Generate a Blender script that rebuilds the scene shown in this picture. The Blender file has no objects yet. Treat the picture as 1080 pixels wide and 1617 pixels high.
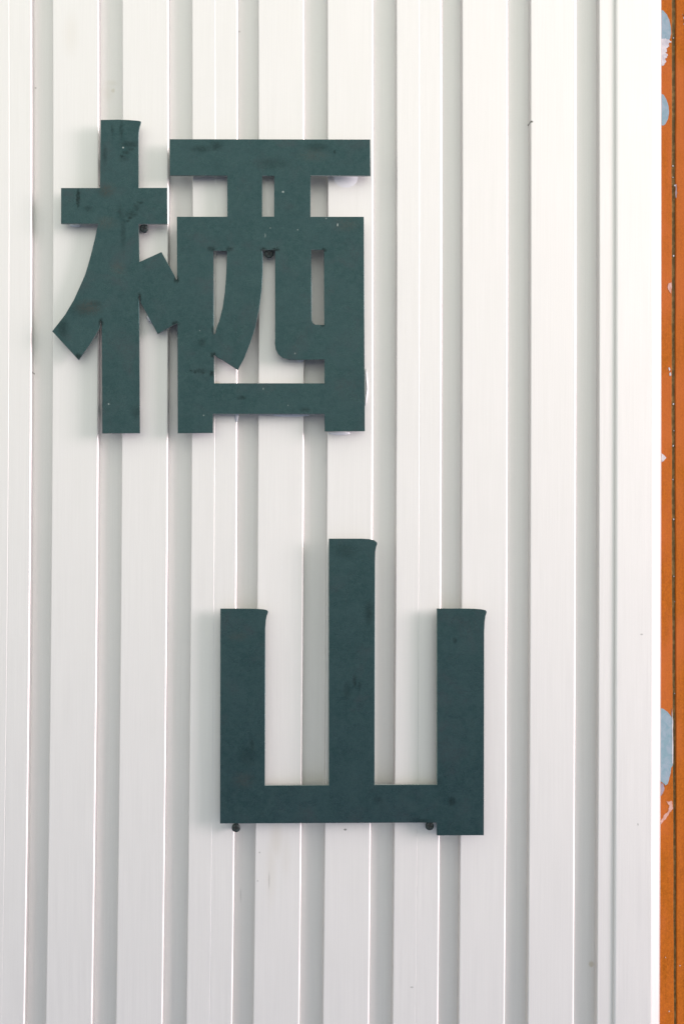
import bpy, bmesh, math, random
from mathutils import Vector, Matrix

random.seed(7)
S = 0.0006                      # metres per wall unit
scene = bpy.context.scene
COL = scene.collection

# ------------------------------------------------------------------ camera
YAW, PITCH, ROLL, FPX = -0.04485, -0.01858, 0.00484, 3144.0
def rot3(yaw, pitch, roll):
    c, s = math.cos, math.sin
    Ry = Matrix(((c(yaw), 0, s(yaw)), (0, 1, 0), (-s(yaw), 0, c(yaw))))
    Rx = Matrix(((1, 0, 0), (0, c(pitch), -s(pitch)), (0, s(pitch), c(pitch))))
    Rz = Matrix(((c(roll), -s(roll), 0), (s(roll), c(roll), 0), (0, 0, 1)))
    return Rz @ Rx @ Ry
RW = rot3(YAW, PITCH, ROLL)
def to_b(v): return Vector((v[0], v[2], -v[1]))     # wall axes (right, down, in) -> world
cam_right, cam_down, cam_fwd = to_b(RW[0]), to_b(RW[1]), to_b(RW[2])
CAM_POS = Vector(((540 - 684) * S, -FPX * S, 0.0))
cd = bpy.data.cameras.new("camera")
cam = bpy.data.objects.new("camera", cd); COL.objects.link(cam)
M = Matrix.Identity(4)
for i in range(3):
    M[i][0] = cam_right[i]; M[i][1] = -cam_down[i]; M[i][2] = -cam_fwd[i]; M[i][3] = CAM_POS[i]
cam.matrix_world = M
cd.sensor_fit = 'VERTICAL'; cd.sensor_height = 36.0; cd.lens = 36.0 * FPX / 1617.0
cd.clip_start = 0.05; cd.clip_end = 200
scene.camera = cam

def at(px, py, depth=0.0):
    """photo pixel -> point on the vertical plane `depth` wall units behind the rib faces"""
    d = cam_right * ((px - 540) / FPX) + cam_down * ((py - 808.5) / FPX) + cam_fwd
    t = (depth * S - CAM_POS.y) / d.y
    return CAM_POS + d * t

# ------------------------------------------------------------------ sky and sun
SUN_AZ, SUN_EL = math.radians(56), math.radians(7)   # azimuth to the right of the wall normal
w = bpy.data.worlds.new("World"); scene.world = w; w.use_nodes = True
nt = w.node_tree; nt.nodes.clear()
sky = nt.nodes.new('ShaderNodeTexSky'); sky.sky_type = 'NISHITA'; sky.sun_disc = False
sky.sun_elevation = SUN_EL; sky.sun_rotation = math.pi - SUN_AZ
sky.air_density = 1.0; sky.dust_density = 2.5; sky.ozone_density = 1.0
bg = nt.nodes.new('ShaderNodeBackground'); bg.inputs['Strength'].default_value = 0.12
wo = nt.nodes.new('ShaderNodeOutputWorld')
veil = nt.nodes.new('ShaderNodeMix'); veil.data_type = 'RGBA'           # thin even overcast over the clear sky
veil.inputs[0].default_value = 0.9; veil.inputs[7].default_value = (4.74, 4.90, 4.42, 1)
nt.links.new(sky.outputs[0], veil.inputs[6]); nt.links.new(veil.outputs[2], bg.inputs[0]); nt.links.new(bg.outputs[0], wo.inputs[0])
sl = bpy.data.lights.new("sun", 'SUN'); sl.energy = 1.65; sl.angle = math.radians(28); sl.color = (1.0, 0.85, 0.93)
sun = bpy.data.objects.new("sun", sl); COL.objects.link(sun)
sdir = Vector((math.sin(SUN_AZ) * math.cos(SUN_EL), -math.cos(SUN_AZ) * math.cos(SUN_EL), math.sin(SUN_EL)))
sun.rotation_euler = sdir.to_track_quat('Z', 'Y').to_euler()
sun.location = sdir * 5
vs = scene.view_settings
scene.display_settings.display_device = 'sRGB'
vs.view_transform = 'Standard'; vs.look = 'None'; vs.gamma = 1.0; vs.exposure = 1.40; vs.use_curve_mapping = False

# ------------------------------------------------------------------ helpers
def link(o, parent=None):
    COL.objects.link(o)
    if parent: o.parent = parent
    return o
def thing(name, label, cat, loc=(0, 0, 0), group=None):
    o = bpy.data.objects.new(name, None); o.empty_display_size = 0.02
    o.location = loc; o['label'] = label; o['category'] = cat
    if group: o['group'] = group
    return link(o)
def part(name, mesh, parent, mat, label=None):
    o = bpy.data.objects.new(name, mesh)
    if mat and not mesh.materials: mesh.materials.append(mat)
    if label: o['label'] = label
    return link(o, parent)
def mesh_from(name, verts, faces, smooth=False):
    m = bpy.data.meshes.new(name); m.from_pydata(verts, [], faces); m.update()
    bm = bmesh.new(); bm.from_mesh(m); bmesh.ops.recalc_face_normals(bm, faces=bm.faces); bm.to_mesh(m); bm.free()
    if smooth:
        for p in m.polygons: p.use_smooth = True
    return m

class NT:
    def __init__(self, name):
        self.m = bpy.data.materials.new(name); self.m.use_nodes = True
        self.t = self.m.node_tree; self.t.nodes.clear()
        self.out = self.t.nodes.new('ShaderNodeOutputMaterial')
        self.b = self.t.nodes.new('ShaderNodeBsdfPrincipled')
        self.t.links.new(self.b.outputs[0], self.out.inputs[0])
        self.geo = self.t.nodes.new('ShaderNodeNewGeometry')
        self.pos = self.geo.outputs['Position']
    def set(self, k, v):
        i = self.b.inputs[k]
        if hasattr(v, 'is_linked') or hasattr(v, 'links'): self.t.links.new(v, i)
        else: i.default_value = v
    def _in(self, n, k, v):
        if v is None: return
        if hasattr(v, 'links'): self.t.links.new(v, n.inputs[k])
        else: n.inputs[k].default_value = v
    def math(self, op, a, b=None, c=None, clamp=False):
        n = self.t.nodes.new('ShaderNodeMath'); n.operation = op; n.use_clamp = clamp
        self._in(n, 0, a); self._in(n, 1, b); self._in(n, 2, c); return n.outputs[0]
    def vmath(self, op, a, b=None, out=0):
        n = self.t.nodes.new('ShaderNodeVectorMath'); n.operation = op
        self._in(n, 0, a); self._in(n, 1, b); return n.outputs[out]
    def noise(self, vec, scale, detail=3, rough=0.55, dist=0.0):
        n = self.t.nodes.new('ShaderNodeTexNoise'); self._in(n, 'Vector', vec)
        n.inputs['Scale'].default_value = scale; n.inputs['Detail'].default_value = detail
        n.inputs['Roughness'].default_value = rough; n.inputs['Distortion'].default_value = dist
        return n.outputs[0]
    def ramp(self, f, lo, hi, a=0.0, b=1.0):
        n = self.t.nodes.new('ShaderNodeMapRange'); n.interpolation_type = 'SMOOTHSTEP'
        self._in(n, 0, f)
        for i, v in enumerate((lo, hi, a, b)): n.inputs[i + 1].default_value = v
        return n.outputs[0]
    def mix(self, f, a, b, mode='MIX'):
        n = self.t.nodes.new('ShaderNodeMix'); n.data_type = 'RGBA'; n.blend_type = mode
        self._in(n, 0, f)
        for k, v in ((6, a), (7, b)):
            if hasattr(v, 'links'): self.t.links.new(v, n.inputs[k])
            else: n.inputs[k].default_value = (*v, 1)
        return n.outputs[2]
    def bump(self, h, strength, dist):
        n = self.t.nodes.new('ShaderNodeBump'); n.inputs['Strength'].default_value = strength
        n.inputs['Distance'].default_value = dist; self._in(n, 'Height', h)
        self.set('Normal', n.outputs[0])
    def spots(self, lst, warp=0.0006, ragged=0.0):
        """soft-edged blotches: (px, py, rx, ry, softness, amount, depth) -> one mask"""
        nn = self.t.nodes.new('ShaderNodeTexNoise'); self._in(nn, 'Vector', self.pos)
        nn.inputs['Scale'].default_value = 420; nn.inputs['Detail'].default_value = 2
        off = self.vmath('MULTIPLY', self.vmath('SUBTRACT', nn.outputs[1], (0.5, 0.5, 0.5)), (warp * 4, 0, warp * 4))
        pp = self.vmath('ADD', self.pos, off)
        tot = None
        for (px, py, rx, ry, soft, amt, dep) in lst:
            p = at(px, py, dep)
            v = self.vmath('MULTIPLY', self.vmath('SUBTRACT', pp, (p.x, 0, p.z)), (1 / (rx * S), 0, 1 / (ry * S)))
            k = self.ramp(self.vmath('LENGTH', v, out=1), 1 - soft, 1 + soft, amt, 0.0)
            tot = k if tot is None else self.math('MAXIMUM', tot, k)
        if ragged:
            tot = self.math('MULTIPLY', tot, self.ramp(self.noise(self.pos, 520, 4, .65), .5 - .22 * ragged, .5 + .12 * ragged, 1 - ragged, 1.0))
        return tot

# ------------------------------------------------------------------ materials
def cladding_material():
    n = NT("satin_white_aluminium")
    st = n.noise(n.vmath('MULTIPLY', n.pos, (1, 1, 0.012)), 900, 3, 0.6)
    st2 = n.noise(n.vmath('MULTIPLY', n.pos, (1, 1, 0.03)), 160, 2, 0.5)
    mot = n.noise(n.pos, 22, 4, 0.6)
    c = n.mix(n.ramp(st, .3, .7), (0.660, 0.645, 0.630), (0.688, 0.675, 0.660))
    c = n.mix(n.ramp(mot, .42, .75, 0, .30), c, (0.646, 0.636, 0.615))
    c = n.mix(n.ramp(st2, .5, .8, 0, .15), c, (0.71, 0.70, 0.68))
    c = n.mix(n.ramp(n.noise(n.pos, 1500, 2, .8), .3, .7, 0, .35), c, (0.61, 0.60, 0.585))
    dirt = n.spots([(436, 1325, 9, 26, .8, .16, 0), (428, 1375, 7, 45, .9, .12, 0), (452, 1350, 6, 30, .9, .08, 0),
                    (935, 1525, 4, 4.5, .5, .45, 14), (340, 605, 7, 3, .7, .4, 0), (112, 55, 10, 26, .9, .09, 0),
                    (175, 128, 9, 4, .8, .12, 14), (178, 140, 3, 3, .6, .3, 14), (170, 143, 8, 12, .8, .1, 14)])
    c = n.mix(dirt, c, (0.42, 0.35, 0.22))
    speck = n.spots([(835.5, 197, 2.3, 1.5, .5, .9, 24), (52, 588, 1.1, 1.3, .5, .6, 4), (545, 1310, 2.2, 1.5, .4, .7, 0),
                     (410, 1346, 1.3, 1.3, .4, .35, 0), (407, 1391, 1.3, 1.3, .4, .3, 0), (1013, 1002, 2, 1.2, .5, .4, -8), (650, 1559, 2.4, 1.2, .5, .35, 0),
                     (1007, 1302, 1, 2, .4, .4, -8), (378, 43, 2, 1.2, .5, .3, 0), (55, 135, 1.3, 1.5, .5, .4, 10),
                     (380, 1418, 1.0, 9, .6, .2, 0), (425, 1390, 1.2, 12, .6, .2, 0)], 0.0002)
    c = n.mix(speck, c, (0.035, 0.04, 0.03))
    n.set('Base Color', c)
    n.set('Metallic', 0.7); n.set('Roughness', n.ramp(st, .2, .8, .42, .48))
    n.bump(n.math('ADD', st, n.math('MULTIPLY', n.noise(n.pos, 9, 2), 3.0)), 0.05, 0.0006)
    return n.m
def steel_material(front):
    n = NT("mill_scale_steel")
    a = n.noise(n.pos, 26, 5, 0.62, 0.4); b = n.noise(n.pos, 75, 4, 0.6, 0.8); g = n.noise(n.pos, 900, 3, 0.7)
    c = n.mix(n.ramp(a, .35, .68), (0.020, 0.048, 0.051), (0.028, 0.058, 0.062))
    c = n.mix(n.ramp(b, .55, .80, 0, .55), c, (0.030, 0.048, 0.050))
    c = n.mix(n.ramp(n.noise(n.vmath('ADD', n.pos, (3.1, 0, 5.7)), 34, 4, .6, .5), .50, .70, 0, .50), c, (0.048, 0.056, 0.064))
    h = n.noise(n.pos, 230, 5, .7, .3)
    c = n.mix(n.ramp(h, .38, .62, 0, .7), c, (0.034, 0.065, 0.069))
    c = n.mix(n.ramp(n.noise(n.vmath('ADD', n.pos, (9.1, 0, 1.7)), 300, 4, .7, .6), .60, .74, 0, .35), c, (0.020, 0.032, 0.033))
    c = n.mix(n.ramp(g, .3, .75, 0, .45), c, (0.050, 0.095, 0.100))
    D = -33
    dark = n.spots([(124, 313, 2.6, 15, .4, .8, D), (140, 330, 6, 4, .8, .4, D), (205, 228, 13, 4.5, .7, .5, D), (195, 250, 6, 4, .9, .4, D),
                    (165, 303, 9, 7, .9, .35, D), (208, 338, 8, 5, .8, .5, D), (195, 365, 3.5, 26, .8, .4, D), (216, 329, 5, 5, .9, .4, D),
                    (318, 235, 14, 5, .8, .5, D), (342, 231, 9, 6, .8, .5, D), (500, 232, 14, 6, .8, .45, D), (528, 240, 2, 2, .5, .6, D),
                    (430, 258, 22, 8, .9, .35, D), (100, 518, 8, 14, .8, .5, D), (134, 488, 20, 9, .9, .4, D), (160, 510, 3.5, 6, .6, .85, D),
                    (124, 563, 5, 5, .6, .7, D), (221, 469, 3.0, 6, .5, .9, D), (279, 441, 3.5, 6, .5, .9, D), (277, 511, 5, 4, .5, .8, D),
                    (338, 522, 3.5, 6, .5, .85, D), (337, 561, 4, 4, .5, .8, D), (335, 590, 3.5, 4, .6, .8, D), (317, 586, 10, 3, .8, .5, D),
                    (320, 541, 5, 6, .8, .5, D), (416, 394, 5, 3, .6, .8, D), (436, 394, 5, 3, .6, .8, D), (512, 395, 3, 3, .6, .8, D),
                    (335, 393, 6, 4, .7, .7, D), (362, 393, 5, 3, .7, .6, D), (510, 513, 3, 3, .6, .6, D), (382, 628, 6, 3, .7, .6, D), (482, 647, 7, 3, .8, .5, D),
                    (216, 650, 7, 8, .9, .4, D), (582, 968, 6, 15, .8, .45, D), (545, 870, 16, 10, .9, .3, D), (718, 1012, 3, 5, .6, .5, D),
                    (713, 1266, 5, 6, .7, .6, D), (667, 1296, 14, 3, .8, .5, D), (548, 1092, 5, 12, .8, .35, D), (690, 1235, 6, 6, .9, .35, D),
                    (392, 1195, 12, 14, .9, .3, D), (597, 1263, 6, 5, .8, .35, D), (194, 247, 4, 2.2, .7, .7, D), (200, 241, 5, 2.4, .7, .7, D), (207, 236, 5, 2.2, .7, .7, D), (213, 230, 4, 2, .7, .6, D), (166, 245, 3, 12, .9, .5, D), (192, 206, 2.5, 12, .8, .5, D), (178, 205, 2, 8, .8, .4, D), (202, 349, 3, 2, .6, .7, D), (206, 344, 3, 2, .6, .7, D), (216, 325, 5, 2, .7, .5, D), (222, 320, 4, 2, .7, .5, D), (308, 587, 2.5, 2.5, .6, .7, D), (322, 588, 2.5, 2.5, .6, .7, D), (336, 590, 2.5, 2.5, .6, .7, D), (303, 586, 3, 2, .6, .5, D), (560, 1075, 2.5, 9, .8, .5, D), (568, 1082, 2, 6, .8, .45, D), (398, 1178, 3, 12, .9, .4, D), (150, 480, 9, 4, .8, .5, D), (190, 335, 2.5, 10, .8, .4, D)], 0.0009, .4)
    c = n.mix(dark, c, (0.006, 0.012, 0.012))
    rust = n.spots([(170, 300, 10, 9, .9, .45, D), (168, 352, 14, 8, .9, .35, D), (140, 485, 16, 9, .9, .45, D), (188, 423, 9, 9, .9, .35, D),
                    (385, 1232, 14, 10, .9, .35, D), (375, 1005, 12, 6, .9, .3, D), (495, 245, 18, 8, .9, .3, D), (548, 355, 15, 9, .9, .3, D)], 0.0012, .9)
    c = n.mix(rust, c, (0.070, 0.062, 0.055))
    lite = n.spots([(533, 355, 0.79, 2.16, .4, .9, D), (195, 233, 1.30, 1.30, .4, .7, D), (447, 303, 1.58, 1.44, .5, .6, D), (470, 363, 0.86, 0.86, .5, .6, D),
                    (172, 638, 1.08, 1.08, .5, .7, D), (322, 656, 1.01, 1.01, .5, .5, D), (515, 345, 1.15, 1.15, .5, .4, D), (419, 372, 0.72, 2.88, .6, .35, D),
                    (427, 360, 1.08, 0.72, .6, .4, D), (455, 640, 0.72, 0.72, .5, .4, D), (316, 522, 0.72, 0.72, .5, .5, D), (466, 558, 0.94, 1.15, .5, .4, D), (416, 614, 0.72, 1.44, .5, .4, D)], 0.0002)
    c = n.mix(n.math('MULTIPLY', lite, .55), c, (0.6, 0.64, 0.62))
    n.set('Base Color', c); n.set('Metallic', 0.78)
    n.set('Roughness', n.ramp(b, .3, .7, .26, .34)); n.set('Specular IOR Level', 0.3)
    n.bump(n.math('ADD', g, n.math('MULTIPLY', b, 1.5)), 0.10, 0.0004)
    return n.m
def steel_edge_material():
    n = NT("cut_steel_edge"); st = n.noise(n.vmath('MULTIPLY', n.pos, (1, .12, 1)), 1200, 3, .7)
    n.set('Base Color', n.mix(n.ramp(st, .3, .7), (0.13, 0.17, 0.16), (0.30, 0.34, 0.32))); n.set('Metallic', 0.6); n.set('Roughness', 0.5); return n.m
def screw_material():
    n = NT("black_oxide"); n.set('Base Color', (0.018, 0.028, 0.028, 1)); n.set('Specular IOR Level', 0.3)
    n.set('Roughness', n.ramp(n.noise(n.pos, 800, 2), .3, .7, .35, .6)); return n.m
def glue_material(white):
    n = NT("clear_silicone" if not white else "white_silicone")
    n.set('Base Color', n.mix(n.noise(n.pos, 300, 2), (.62, .64, .65), (.68, .69, .70)))
    n.set('Roughness', 0.22)
    return n.m
def timber_material():
    n = NT("brown_painted_timber")
    gr = n.noise(n.vmath('MULTIPLY', n.pos, (1, 1, 0.10)), 240, 4, 0.65, 0.6)
    ml = n.noise(n.vmath('MULTIPLY', n.pos, (1, 1, 0.4)), 38, 4, 0.6, 0.3); fi = n.noise(n.pos, 1300, 2, 0.7)
    c = n.mix(n.ramp(ml, .35, .68), (0.285, 0.080, 0.007), (0.335, 0.086, 0.016))
    c = n.mix(n.ramp(gr, .45, .75, 0, .6), c, (0.17, 0.052, 0.004))
    c = n.mix(n.ramp(n.noise(n.pos, 520, 4, .7), .35, .68, 0, .75), c, (0.41, 0.116, 0.012))
    c = n.mix(n.ramp(n.noise(n.pos, 120, 3, .6, 1.0), .68, .80, 0, .55), c, (0.24, 0.085, 0.012))
    c = n.mix(n.ramp(n.noise(n.vmath('MULTIPLY', n.pos, (1, 1, .6)), 14, 3, .6), .42, .62, 0, .7), c, (0.41, 0.110, 0.030))
    c = n.mix(n.ramp(n.noise(n.vmath('ADD', n.pos, (4, 0, 2)), 1100, 2, .8), .55, .75, 0, .5), c, (0.16, 0.055, 0.006))
    n.set('Base Color', c); n.set('Roughness', n.ramp(gr, .3, .7, .6, .8)); n.set('Specular IOR Level', 0.06)
    n.bump(n.math('ADD', n.math('MULTIPLY', gr, 1.5), fi), 0.35, 0.0005)
    return n.m
def patch_material(name, a, b):
    n = NT(name); n.set('Base Color', n.mix(n.ramp(n.noise(n.pos, 160, 4, .6, .5), .35, .65), a, b))
    n.set('Roughness', 0.6); n.bump(n.noise(n.pos, 700, 3), 0.3, 0.0004); return n.m
def groove_material():
    n = NT("brown_groove"); n.set('Base Color', n.mix(n.ramp(n.noise(n.pos, 260, 4), .4, .7), (0.13, 0.080, 0.026), (0.25, 0.155, 0.055)))
    n.set('Roughness', 0.9); return n.m  # mottled brown back of the gap between the boards

CLAD = cladding_material(); STEEL = steel_material(True); SCREW = screw_material(); STEEL_EDGE = steel_edge_material()
GLUE = glue_material(True); TIMBER = timber_material(); GROOVE = groove_material()
BLUE = patch_material("pale_blue_undercoat", (0.15, 0.245, 0.29), (0.21, 0.275, 0.33))
CHIP = patch_material("white_filler", (0.36, 0.345, 0.38), (0.48, 0.46, 0.48))
PINK = patch_material("pink_primer", (0.40, 0.19, 0.14), (0.48, 0.28, 0.24))
LILAC = patch_material("grey_lilac_primer", (0.22, 0.18, 0.23), (0.30, 0.26, 0.29))

# ------------------------------------------------------------------ ground
def ground_material():
    n = NT("bluish_bounce_ground"); n.set('Base Color', n.mix(n.noise(n.pos, 3, 6, .65), (0.115, 0.138, 0.22), (0.175, 0.21, 0.33)))  # bluish, so the light thrown up on the lower wall turns cool
    n.set('Roughness', 0.8); return n.m
gm = mesh_from("bounce_ground", [(-120, -120, -1.45), (120, -120, -1.45), (120, 120, -1.45), (-120, 120, -1.45)], [(0, 1, 2, 3)])  # plane added below the view to bounce light onto wall and plates
gm.materials.append(ground_material())
go = bpy.data.objects.new("bounce_ground", gm); go['kind'] = 'structure'; link(go)

# ------------------------------------------------------------------ cladding wall
DEPTH = 27.0
ZT, ZB, NZ = -1500.0, 3220.0, 46
def bow(X, Y):
    wv = max(-0.6, 1 - ((Y - 808) / 808.0) ** 2)
    return wv * (2.63 - 1.63 * (X - 684) / 540.0)
def sweep(name, prof, smooth_idx=()):
    """extrude a horizontal profile [(X, depth)] up the wall, following its slight bow"""
    vs_, fs = [], []
    n = len(prof)
    for k in range(NZ + 1):
        Y = ZT + (ZB - ZT) * k / NZ
        for (X, d) in prof:
            vs_.append(((X + bow(X, Y) - 684) * S, d * S, (808.5 - Y) * S))
    for k in range(NZ):
        for i in range(n - 1):
            a = k * n + i
            fs.append((a, a + 1, a + n + 1, a + n))
    m = bpy.data.meshes.new(name); m.from_pydata(vs_, [], fs); m.update()
    # faces look towards -Y
    for p in m.polygons: p.use_smooth = False
    return m
def arc(cx, cd_, r, a0, a1, n=5):
    return [(cx + r * math.cos(math.radians(a0 + (a1 - a0) * i / n)), cd_ - r * math.sin(math.radians(a0 + (a1 - a0) * i / n))) for i in range(n + 1)]

wall = thing("cladding_wall", "white ribbed metal cladding wall behind the steel characters", "wall")
P0 = 323.894
RL = [221.139, 330.526, 440.303]        # left edges of ribs
RR = [189.350, 294.667, 404.151]        # right edges of ribs
RAD_R, RAD_L, DR = 3.2, 1.6, 1.0        # corner radii; DR = slight draft of the rib sides
def rib_prof(xl, xr, left=True, right=True):
    p = []
    if left: p += [(xl + 0.0, DEPTH)] + arc(xl + RAD_L, RAD_L, RAD_L, 180, 90, 4)
    else: p += [(xl, 2.0), (xl, 0.15), (xl + 0.7, 0.0)]
    if right: p += arc(xr - RAD_R, RAD_R, RAD_R, 90, 0, 5) + [(xr, DEPTH)]
    else: p += [(xr - 0.2, 0.0), (xr, 0.1), (xr, 2.0)]
    return p
def channel_prof(a, b):
    return [(a - 0.6, DEPTH + 0.2), (b + 0.6, DEPTH + 0.2)]
SEAM = 477.0
for k in range(-3, 4):
    o = P0 * k
    x0, x1 = SEAM - P0 + o, SEAM + o
    pn = bpy.data.objects.new("cladding_panel", None); link(pn, wall)
    part("rib", sweep("rib", rib_prof(x0 + 0.06, RR[0] + o, left=False)), pn, CLAD)
    for i in range(3):
        part("channel", sweep("channel", channel_prof(RR[i] + o, RL[i] + o)), pn, CLAD)
        if i < 2: part("rib", sweep("rib", rib_prof(RL[i] + o, RR[i + 1] + o)), pn, CLAD)
    if x1 > 1120:
        part("rib", sweep("rib", [(RL[2] + o, DEPTH)] + arc(RL[2] + o + RAD_L, RAD_L, RAD_L, 180, 90, 4) + [(x1, 0.0)]), pn, CLAD)
        break
    part("rib", sweep("rib", rib_prof(RL[2] + o, x1 - 0.06, right=False)), pn, CLAD)

# trim that closes the cladding at the post
TX0, TX1 = 1113.0, 1190.5
TD = -5.5
tp = [(TX0, 4.0)] + arc(TX0 + 4.4, TD + 4.4, 4.4, 180, 90, 6) + [(TX0 + 10, TD), (1172.5, TD + 0.3)] \
     + [(1174.5, TD + 0.6), (1187.5, TD + 10.5), (1190.0, TD + 14.0), (1190.5, TD + 18.0), (1190.5, 34.0)]
part("edge_trim", sweep("edge_trim", tp), wall, CLAD)

# ------------------------------------------------------------------ timber post
post = thing("timber_post", "orange-brown painted timber post with chipped patches at the right edge", "post")
WD = 14.0
def board(name, poly_at, thick, mat, seg=60):
    pass
def xs_line(pts, Y):
    for (y0, x0), (y1, x1) in zip(pts, pts[1:]):
        if Y <= y1: return x0 + (x1 - x0) * (Y - y0) / (y1 - y0)
    (y0, x0), (y1, x1) = pts[-2:]
    return x1
def timber_sweep(name, xl_f, xr_f, d0, r, back):
    NZ2 = 160; vs_, fs = [], []
    base = [(0, back, 0), (0, r, 0), (r * .35, r * .35, 0), (r, 0, 0), (-r, 0, 1), (-r * .35, r * .35, 1), (0, r, 1), (0, back, 1)]
    for k in range(NZ2 + 1):
        Y = -900 + 3400 * k / NZ2
        a, b = xl_f(Y), xr_f(Y)
        for (dx, dd, side) in base:
            X = (b if side else a) + dx
            vs_.append(((X - 684) * S, (d0 + dd) * S, (808.5 - Y) * S))
    n = len(base)
    for k in range(NZ2):
        for i in range(n - 1):
            q = k * n + i; fs.append((q, q + 1, q + n + 1, q + n))
    m = bpy.data.meshes.new(name); m.from_pydata(vs_, [], fs); m.update(); return m
def wallX(px, py, d): return at(px, py, d).x / S + 684
rg = random.Random(3)
jit = [rg.uniform(-1, 1) for _ in range(400)]
def wob(Y, s, amp):
    t = (Y + 2000) / s; i = int(t); f = t - i; f = f * f * (3 - 2 * f)
    return amp * (jit[i % 400] * (1 - f) + jit[(i + 1) % 400] * f)
strip_r = [(-900, wallX(1059.5, 0, WD)), (0, wallX(1060, 0, WD)), (500, wallX(1060.0, 500, WD)), (800, wallX(1060.2, 800, WD)), (1100, wallX(1061.8, 1100, WD)), (1350, wallX(1062.8, 1350, WD)), (1617, wallX(1064.2, 1617, WD)), (2600, wallX(1066, 1617, WD))]
board_l = [(-900, wallX(1066.5, 0, WD)), (0, wallX(1066.3, 0, WD)), (500, wallX(1065.6, 500, WD)), (800, wallX(1065.6, 800, WD)), (1100, wallX(1066.4, 1100, WD)), (1350, wallX(1067.2, 1350, WD)), (1617, wallX(1067.6, 1617, WD)), (2600, wallX(1067.6, 1617, WD))]
part("trim_strip", timber_sweep("trim_strip", lambda Y: 1165.0, lambda Y: xs_line(strip_r, Y) + wob(Y, 40, .35), WD, 1.2, 16), post, TIMBER)
part("main_board", timber_sweep("main_board", lambda Y: xs_line(board_l, Y) + wob(Y + 333, 33, .35), lambda Y: 1480.0, WD - 0.5, 1.5, 60), post, TIMBER)
def box_mesh(name, x0, x1, d0, d1, y0, y1):
    v = [((x - 684) * S, d * S, (808.5 - y) * S) for x in (x0, x1) for d in (d0, d1) for y in (y0, y1)]
    f = [(0, 1, 3, 2), (4, 6, 7, 5), (0, 4, 5, 1), (2, 3, 7, 6), (0, 2, 6, 4), (1, 5, 7, 3)]
    return mesh_from(name, v, f)
part("groove_back", box_mesh("groove_back", 1195, 1230, WD + 3.2, WD + 12, -899, 2499), post, GROOVE)

def flake(name, pts, mat, depth, thick, parent, label, irregular=0.5, sub=5):
    """thin raised chip of paint with a ragged outline"""
    out = []
    n = len(pts)
    for i in range(n):
        (xa, ya), (xb, yb) = pts[i], pts[(i + 1) % n]
        for j in range(sub):
            t = j / sub
            out.append((xa + (xb - xa) * t + random.uniform(-irregular, irregular), ya + (yb - ya) * t + random.uniform(-irregular, irregular)))
    vs_ = [tuple(at(x, y, depth - thick)) for x, y in out]
    vs_ += [tuple(at(x, y, depth + 0.5)) for x, y in out]
    N = len(out)
    fs = [tuple(range(N))] + [(i, (i + 1) % N, N + (i + 1) % N, N + i) for i in range(N)]
    m = mesh_from(name, vs_, fs)
    return part(name, m, parent, mat, label)
fl = lambda pts, mat, lab, irr=.4, th=.5: flake("paint_patch", pts, mat, WD, th, post, lab, irr)
fl([(1040, 14), (1047, 17), (1052, 23), (1056, 31), (1058.5, 42), (1059, 53), (1057.5, 60), (1054, 67), (1050, 68), (1040, 68)], BLUE, "pale blue rounded patch nearest the top", .15)
fl([(1040, 63), (1048, 60.5), (1053, 62), (1057, 63.5), (1059.5, 66), (1055, 69), (1056, 73), (1051, 77), (1053, 80), (1050, 83), (1054, 86), (1052, 91), (1049, 93), (1051, 97), (1048, 103), (1040, 104)], CHIP, "ragged white chip under the topmost blue patch", .8, .7)
fl([(1040, 146), (1047.5, 150), (1052, 158), (1055, 168), (1055.8, 177), (1054, 188), (1050, 196), (1047, 198), (1040, 198)], BLUE, "second pale blue rounded patch from the top", .15)
fl([(1040, 1117), (1047, 1119.5), (1053, 1124), (1058, 1130), (1061.5, 1136), (1062, 1208), (1059.5, 1212), (1057, 1226), (1054, 1238), (1050, 1240), (1046, 1236), (1040, 1232)], BLUE, "long pale blue patch in the lower half", .3)
fl([(1044, 1236), (1047, 1239), (1048.5, 1246), (1046, 1253), (1043, 1257), (1040, 1250)], LILAC, None, .5)
fl([(1051, 1266), (1061, 1265), (1062, 1276), (1058, 1282), (1052, 1291), (1047, 1296), (1043, 1302), (1042, 1297), (1048, 1288), (1055, 1280), (1056, 1272)], PINK, "pinkish scraped streak below the long blue patch", .7, .35)
fl([(1060, 1118), (1062, 1140), (1062.2, 1205), (1060.5, 1206), (1060.3, 1142)], CHIP, None, .3, .8)
fl([(1054.5, 448), (1059.5, 446), (1060, 455), (1059, 463), (1056, 460), (1053.5, 455)], PINK, None, .5)
fl([(1066, 290), (1068.5, 292), (1069, 305), (1067.5, 313), (1066, 312)], LILAC, None, .4)
fl([(1054.5, 581), (1057, 580), (1058, 584), (1056, 586)], CHIP, None, .4)
fl([(1056, 589), (1058.5, 588), (1059.5, 592), (1057, 594)], CHIP, None, .4)
fl([(1044, 716), (1048, 719), (1051.5, 722.5), (1048, 727), (1044, 730)], CHIP, None, .3)
fl([(1077, 22), (1080, 24), (1084, 27), (1082, 33), (1079, 36), (1081, 40), (1078, 38), (1076.5, 33), (1079, 30), (1077, 27)], CHIP, None, .6)
fl([(1063.5, 292), (1066, 291.5), (1066, 294), (1064, 294)], CHIP, None, .2)
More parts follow.
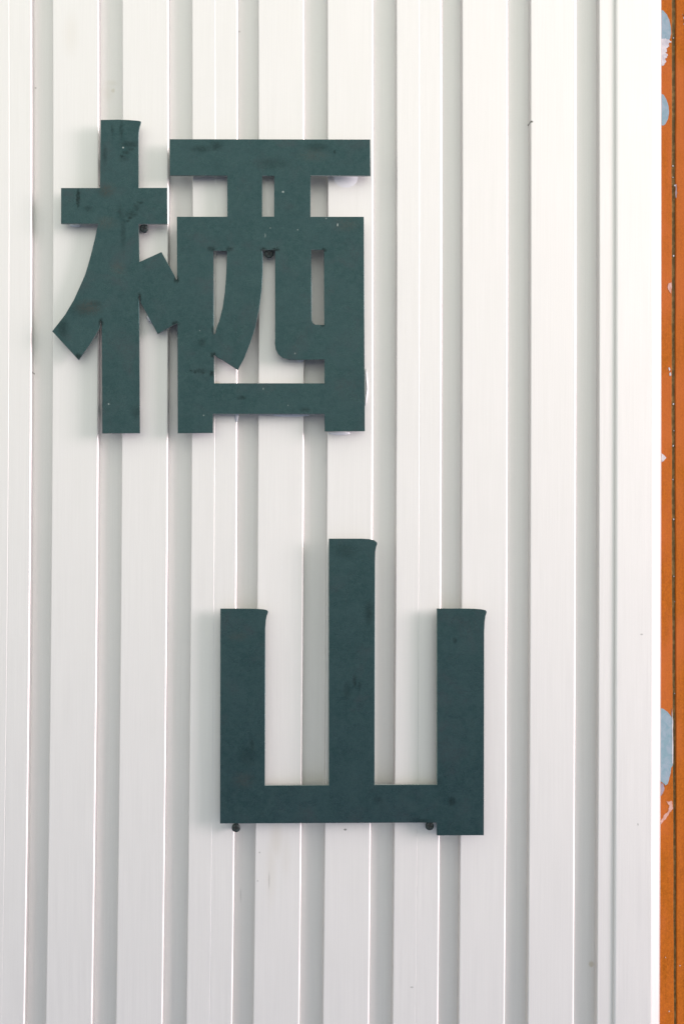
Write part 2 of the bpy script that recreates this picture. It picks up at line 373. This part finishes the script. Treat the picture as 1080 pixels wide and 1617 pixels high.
for (x, y, r) in [(1062, 262, 1.3), (1063, 404, 1.6), (1062, 280, 1.0), (1062.5, 638, 1.4), (1062.3, 704, 1.5), (1062, 757, 1.2), (1063, 820, 1.4), (1063.5, 910, 1.1), (1062.5, 60, 1.0), (1073, 1525, 1.1), (1056, 1597, 1.2), (1050, 1512, .9), (1063.5, 680, .9), (1064.5, 950, .9), (1064.5, 1095, 1.0)]:
    deep = WD if not 1060.5 < x < 1066 else WD + 3
    flake("paint_fleck", [(x - r, y), (x, y - r), (x + r, y), (x, y + r)], CHIP, deep, .8 if deep == WD else 2, post, None, .3, 3)

# ------------------------------------------------------------------ the two steel characters
PLATE_FRONT, PLATE_T = -33.0, 7.5
def plate(name, outlines, parent, origin):
    """cut-out plate: first outline is the rim, the rest are holes (photo pixels, front face)"""
    cu = bpy.data.curves.new(name, 'CURVE'); cu.dimensions = '2D'; cu.fill_mode = 'BOTH'
    cu.extrude = (PLATE_T / 2) * S - 0.00022; cu.bevel_depth = 0.00022; cu.bevel_resolution = 1; cu.offset = -0.00022
    for ol in outlines:
        sp = cu.splines.new('POLY'); sp.points.add(len(ol) - 1)
        for p, (x, y) in zip(sp.points, ol):
            v = at(x, y, PLATE_FRONT) - origin
            p.co = (v.x, v.z, 0, 1)
        sp.use_cyclic_u = True
    tmp = bpy.data.objects.new("tmp", cu); COL.objects.link(tmp)
    dg = bpy.context.evaluated_depsgraph_get()
    m = bpy.data.meshes.new_from_object(tmp.evaluated_get(dg))
    bpy.data.objects.remove(tmp); bpy.data.curves.remove(cu)
    m.transform(Matrix(((1, 0, 0, 0), (0, 0, -1, (PLATE_T / 2) * S), (0, 1, 0, 0), (0, 0, 0, 1))))
    m.name = name; m.materials.clear()
    m.materials.append(STEEL); m.materials.append(STEEL_EDGE)
    for p in m.polygons:
        if abs(p.normal.y) < 0.4: p.material_index = 1
    return part(name, m, parent, STEEL)

QI = [[(159.4, 189.4), (185, 188.8), (200, 189.2), (212, 190), (220, 190.8), (222.8, 191.6), (223.2, 193.2), (222.2, 196.5), (220.8, 201.5), (219.8, 208), (219.3, 217), (219.4, 296.7), (264.2, 296.5), (264.6, 353.6), (219.6, 353.8), (220.6, 413.6),
       (255.4, 397.8), (277, 437), (278.0, 440.8), (279.6, 441.5), (280.0, 436), (279.6, 342.2), (359.2, 342.2), (359.2, 277.3), (268.6, 277.2), (268.2, 219.7), (584.6, 220.2), (585, 277.4), (490.6, 277.3), (490.4, 342.2), (574.5, 342.3),
       (576.1, 680.8), (512.8, 681.2), (512.4, 653.6), (336.8, 653.6), (336.6, 683.6), (281, 684), (280.6, 512), (279.6, 510.4), (275, 512.8), (249.4, 527.2), (222.6, 478), (221.2, 467), (220.2, 466.6), (220.2, 479), (221.4, 684), (162, 684.2), (161.2, 515),
       (160.4, 507), (159.0, 507.2), (158.6, 514), (157.2, 519.4), (143.3, 543), (124.6, 568.4), (83.0, 523.2), (103, 497.4), (117, 473.8), (129.4, 446.4), (134.8, 434), (140.0, 417), (143.8, 403.4), (150.3, 377), (155.4, 353.4), (97, 353.2), (97, 296.8), (158.6, 296.8)],
      [(414.4, 277.6), (433.3, 277.6), (433.0, 342.0), (414.2, 342.0)],
      [(337.4, 396), (358.6, 396), (358.4, 410), (357.4, 434), (355.2, 462), (351.9, 485), (346.9, 505.5), (342.0, 518), (340.2, 526), (338.4, 528), (337.8, 524)],
      [(414.2, 394.6), (434.6, 394.6), (434.6, 533), (434.1, 541.5), (435.6, 551.2), (439.7, 559.5), (446.7, 565.2), (456.4, 567.8), (469, 568.4), (512.4, 567.6), (512.4, 605.2), (338.6, 605.2), (338.2, 561), (339.6, 560.6), (344, 564.6), (351, 568), (375.6, 584), (385.5, 566.7), (395.3, 541.7), (403.6, 516.7), (409.2, 489), (413.3, 458), (415.0, 428), (415.0, 402)],
      [(491.6, 394.4), (511.6, 394.4), (512.0, 513), (498, 512.6), (494.5, 510.4), (492.3, 505.6)]]
SHAN = [[(348.3, 961.1), (385, 961.0), (404, 961.3), (416, 962.2), (421.5, 963.4), (423.5, 965.2), (423.4, 967.5), (421.6, 972), (420.2, 979), (419.2, 992), (418.6, 1240.3), (519.2, 1240.1), (519.4, 850.5), (570, 850.5), (583, 851.2), (591, 853.2), (595.4, 856.6), (595.6, 859.2), (593.9, 863.5), (592.6, 871), (592.2, 890), (591.4, 1239.4), (689.6, 1239.2),
         (689.6, 961.0), (725, 960.8), (748, 961.3), (760, 962.2), (766, 963.4), (768, 965.2), (767.9, 967.5), (766.2, 973), (764.9, 982), (764.2, 998), (763.6, 1319), (689.6, 1319.2), (689.3, 1298.9), (347.8, 1300.4)]]

def glue(parent, name, pts, d0, d1, label=None):
    """silicone bead: lens-shaped lump between d0 (wall) and d1"""
    n = len(pts); cx = sum(p[0] for p in pts) / n; cy = sum(p[1] for p in pts) / n
    vs_, fs = [], []
    for k, (sc, t) in enumerate(((1, 0), (.97, .55), (.8, .9), (.4, 1.0))):
        for x, y in pts: vs_.append(tuple(at(cx + (x - cx) * sc, cy + (y - cy) * sc, d0 + (d1 - d0) * t)))
    for k in range(3):
        for i in range(n): fs.append((k * n + i, k * n + (i + 1) % n, (k + 1) * n + (i + 1) % n, (k + 1) * n + i))
    fs.append(tuple(range(3 * n, 4 * n)))
    o = part(name, mesh_from(name, vs_, fs, True), parent, GLUE, label)
    return o
def ell(cx, cy, rx, ry, n=14, rot=0):
    return [(cx + rx * math.cos(a) * math.cos(rot) - ry * math.sin(a) * math.sin(rot), cy + rx * math.cos(a) * math.sin(rot) + ry * math.sin(a) * math.cos(rot)) for a in [2 * math.pi * i / n for i in range(n)]]

def character(name, label, outlines, blobs, seen):
    xs = [p[0] for p in outlines[0]]; ys = [p[1] for p in outlines[0]]
    org = at((min(xs) + max(xs)) / 2, max(ys), PLATE_FRONT)
    root = thing(name, label, "sign", org, "black steel characters on the cladding")
    plate("steel_plate", outlines, root, org)
    bpy.context.view_layer.update()
    inv = Matrix.Translation(-org)
    for (x, y, rx, ry) in blobs:
        o = glue(root, "glue_dab", ell(x, y, rx, ry), 0.0, PLATE_FRONT + PLATE_T - .2); o.data.transform(inv)
    for pts, d1, lab in seen:
        o = glue(root, "glue_smear", pts, 0.1, d1, lab); o.data.transform(inv)
    return root
character("sign_character", "upper black steel character, the intricate one with small openings", QI,
          [(205, 250, 9, 9), (240, 330, 12, 9), (240, 500, 9, 9), (205, 640, 9, 11), (345, 370, 12, 10), (460, 370, 12, 9), (330, 245, 12, 9), (556, 250, 12, 10), (555, 560, 9, 18), (550, 650, 9, 12), (345, 630, 9, 9), (440, 625, 9, 9)],
          [(ell(546, 281, 21, 17), -0.05, "glossy smear of clear glue under the top bar"),
           ([(578.0, 582), (579.6, 592), (581.0, 604), (581.5, 614), (580.6, 624), (578.8, 634), (577.2, 641), (576.8, 640.5), (577.6, 634), (579.0, 624), (579.6, 614), (579.2, 604), (578.2, 592), (577.5, 583)], -4.0, "thin white glue bead along the right edge"),
           (ell(374, 652, 3.4, 15), -2.0, None), (ell(460, 655, 30, 3.0), -1.5, None), (ell(536, 684, 17, 3.0), -1.2, None), (ell(120, 355, 9, 3.5), -1.5, None),
           (ell(474, 569, 6, 2.0), -1.5, None)])
character("sign_character", "lower black steel character with three upright strokes on one base bar", SHAN,
          [(385, 1000, 14, 10), (385, 1200, 14, 10), (555, 900, 16, 10), (555, 1150, 16, 10), (650, 1270, 14, 10), (728, 1000, 14, 10), (728, 1200, 14, 10), (450, 1270, 14, 10)], [])

# ------------------------------------------------------------------ screws carrying the characters
def screw_meshes(r):
    R = r * S; n = 24
    bm = bmesh.new()
    prof = [(R, 0.0), (R, -0.0012), (R * .93, -0.0016), (R * .72, -0.0019), (R * .45, -0.0020)]
    rings = [[bm.verts.new((rr * math.cos(2 * math.pi * i / n), d, rr * math.sin(2 * math.pi * i / n))) for i in range(n)] for rr, d in prof]
    for a, b in zip(rings, rings[1:]):
        for i in range(n): bm.faces.new((a[i], a[(i + 1) % n], b[(i + 1) % n], b[i]))
    bm.faces.new(rings[0][::-1])
    # plus-shaped black overlay on the flat head, painting in the slot's shade
    wd, ln = R * .14, R * .62
    plus = [(ln, -wd), (ln, wd), (wd, wd), (wd, ln), (-wd, ln), (-wd, wd), (-ln, wd), (-ln, -wd), (-wd, -wd), (-wd, -ln), (wd, -ln), (wd, -wd)]
    bm.faces.new(rings[-1])
    bmesh.ops.recalc_face_normals(bm, faces=bm.faces)
    head = bpy.data.meshes.new("head"); bm.to_mesh(head); bm.free()
    for p in head.polygons: p.use_smooth = len(p.vertices) == 4
    v = [(x, -0.00206, z) for x, z in plus] + [(x * .6, -0.00201, z * .6) for x, z in plus]
    f = [(i, (i + 1) % 12, 12 + (i + 1) % 12, 12 + i) for i in range(12)] + [tuple(range(12, 24))]
    cross = mesh_from("cross_recess_shade", v, f)
    rs = R * .5
    v = [(rs * math.cos(2 * math.pi * i / 16), d, rs * math.sin(2 * math.pi * i / 16)) for d in (0.0, 0.022) for i in range(16)]
    f = [(i, (i + 1) % 16, 16 + (i + 1) % 16, 16 + i) for i in range(16)]
    shank = mesh_from("shank", v, f, True)
    return head, cross, shank
HEAD, CROSS, SHANK = screw_meshes(6.8)
def recess_shade_material():
    n = NT("recess_shade_black"); n.set('Base Color', (0.004, 0.006, 0.006, 1)); n.set('Roughness', 0.9); return n.m  # near-black tone stands in for shade inside the cross slot
RECESS_SHADE = recess_shade_material()
proto = None
for (x, y, d, rz, lab) in [
        (228.2, 360.6, -24, .3, "black screw in the corner under the crossbar of the upper character"),
        (425, 401, -24, .8, "black screw in the narrow middle opening of the upper character"),
        (373, 1307, -24, .1, "black screw under the left end of the lower character's base bar"),
        (678, 1304, -24, .2, "black screw under the base bar beside the lower character's right foot")]:
    t = thing("screw", lab, "screw", at(x, y, d), "screws carrying the steel characters")
    part("head", HEAD, t, SCREW); part("cross_recess_shade", CROSS, t, RECESS_SHADE); part("shank", SHANK, t, SCREW)
    t.rotation_euler = (0, rz, 0)
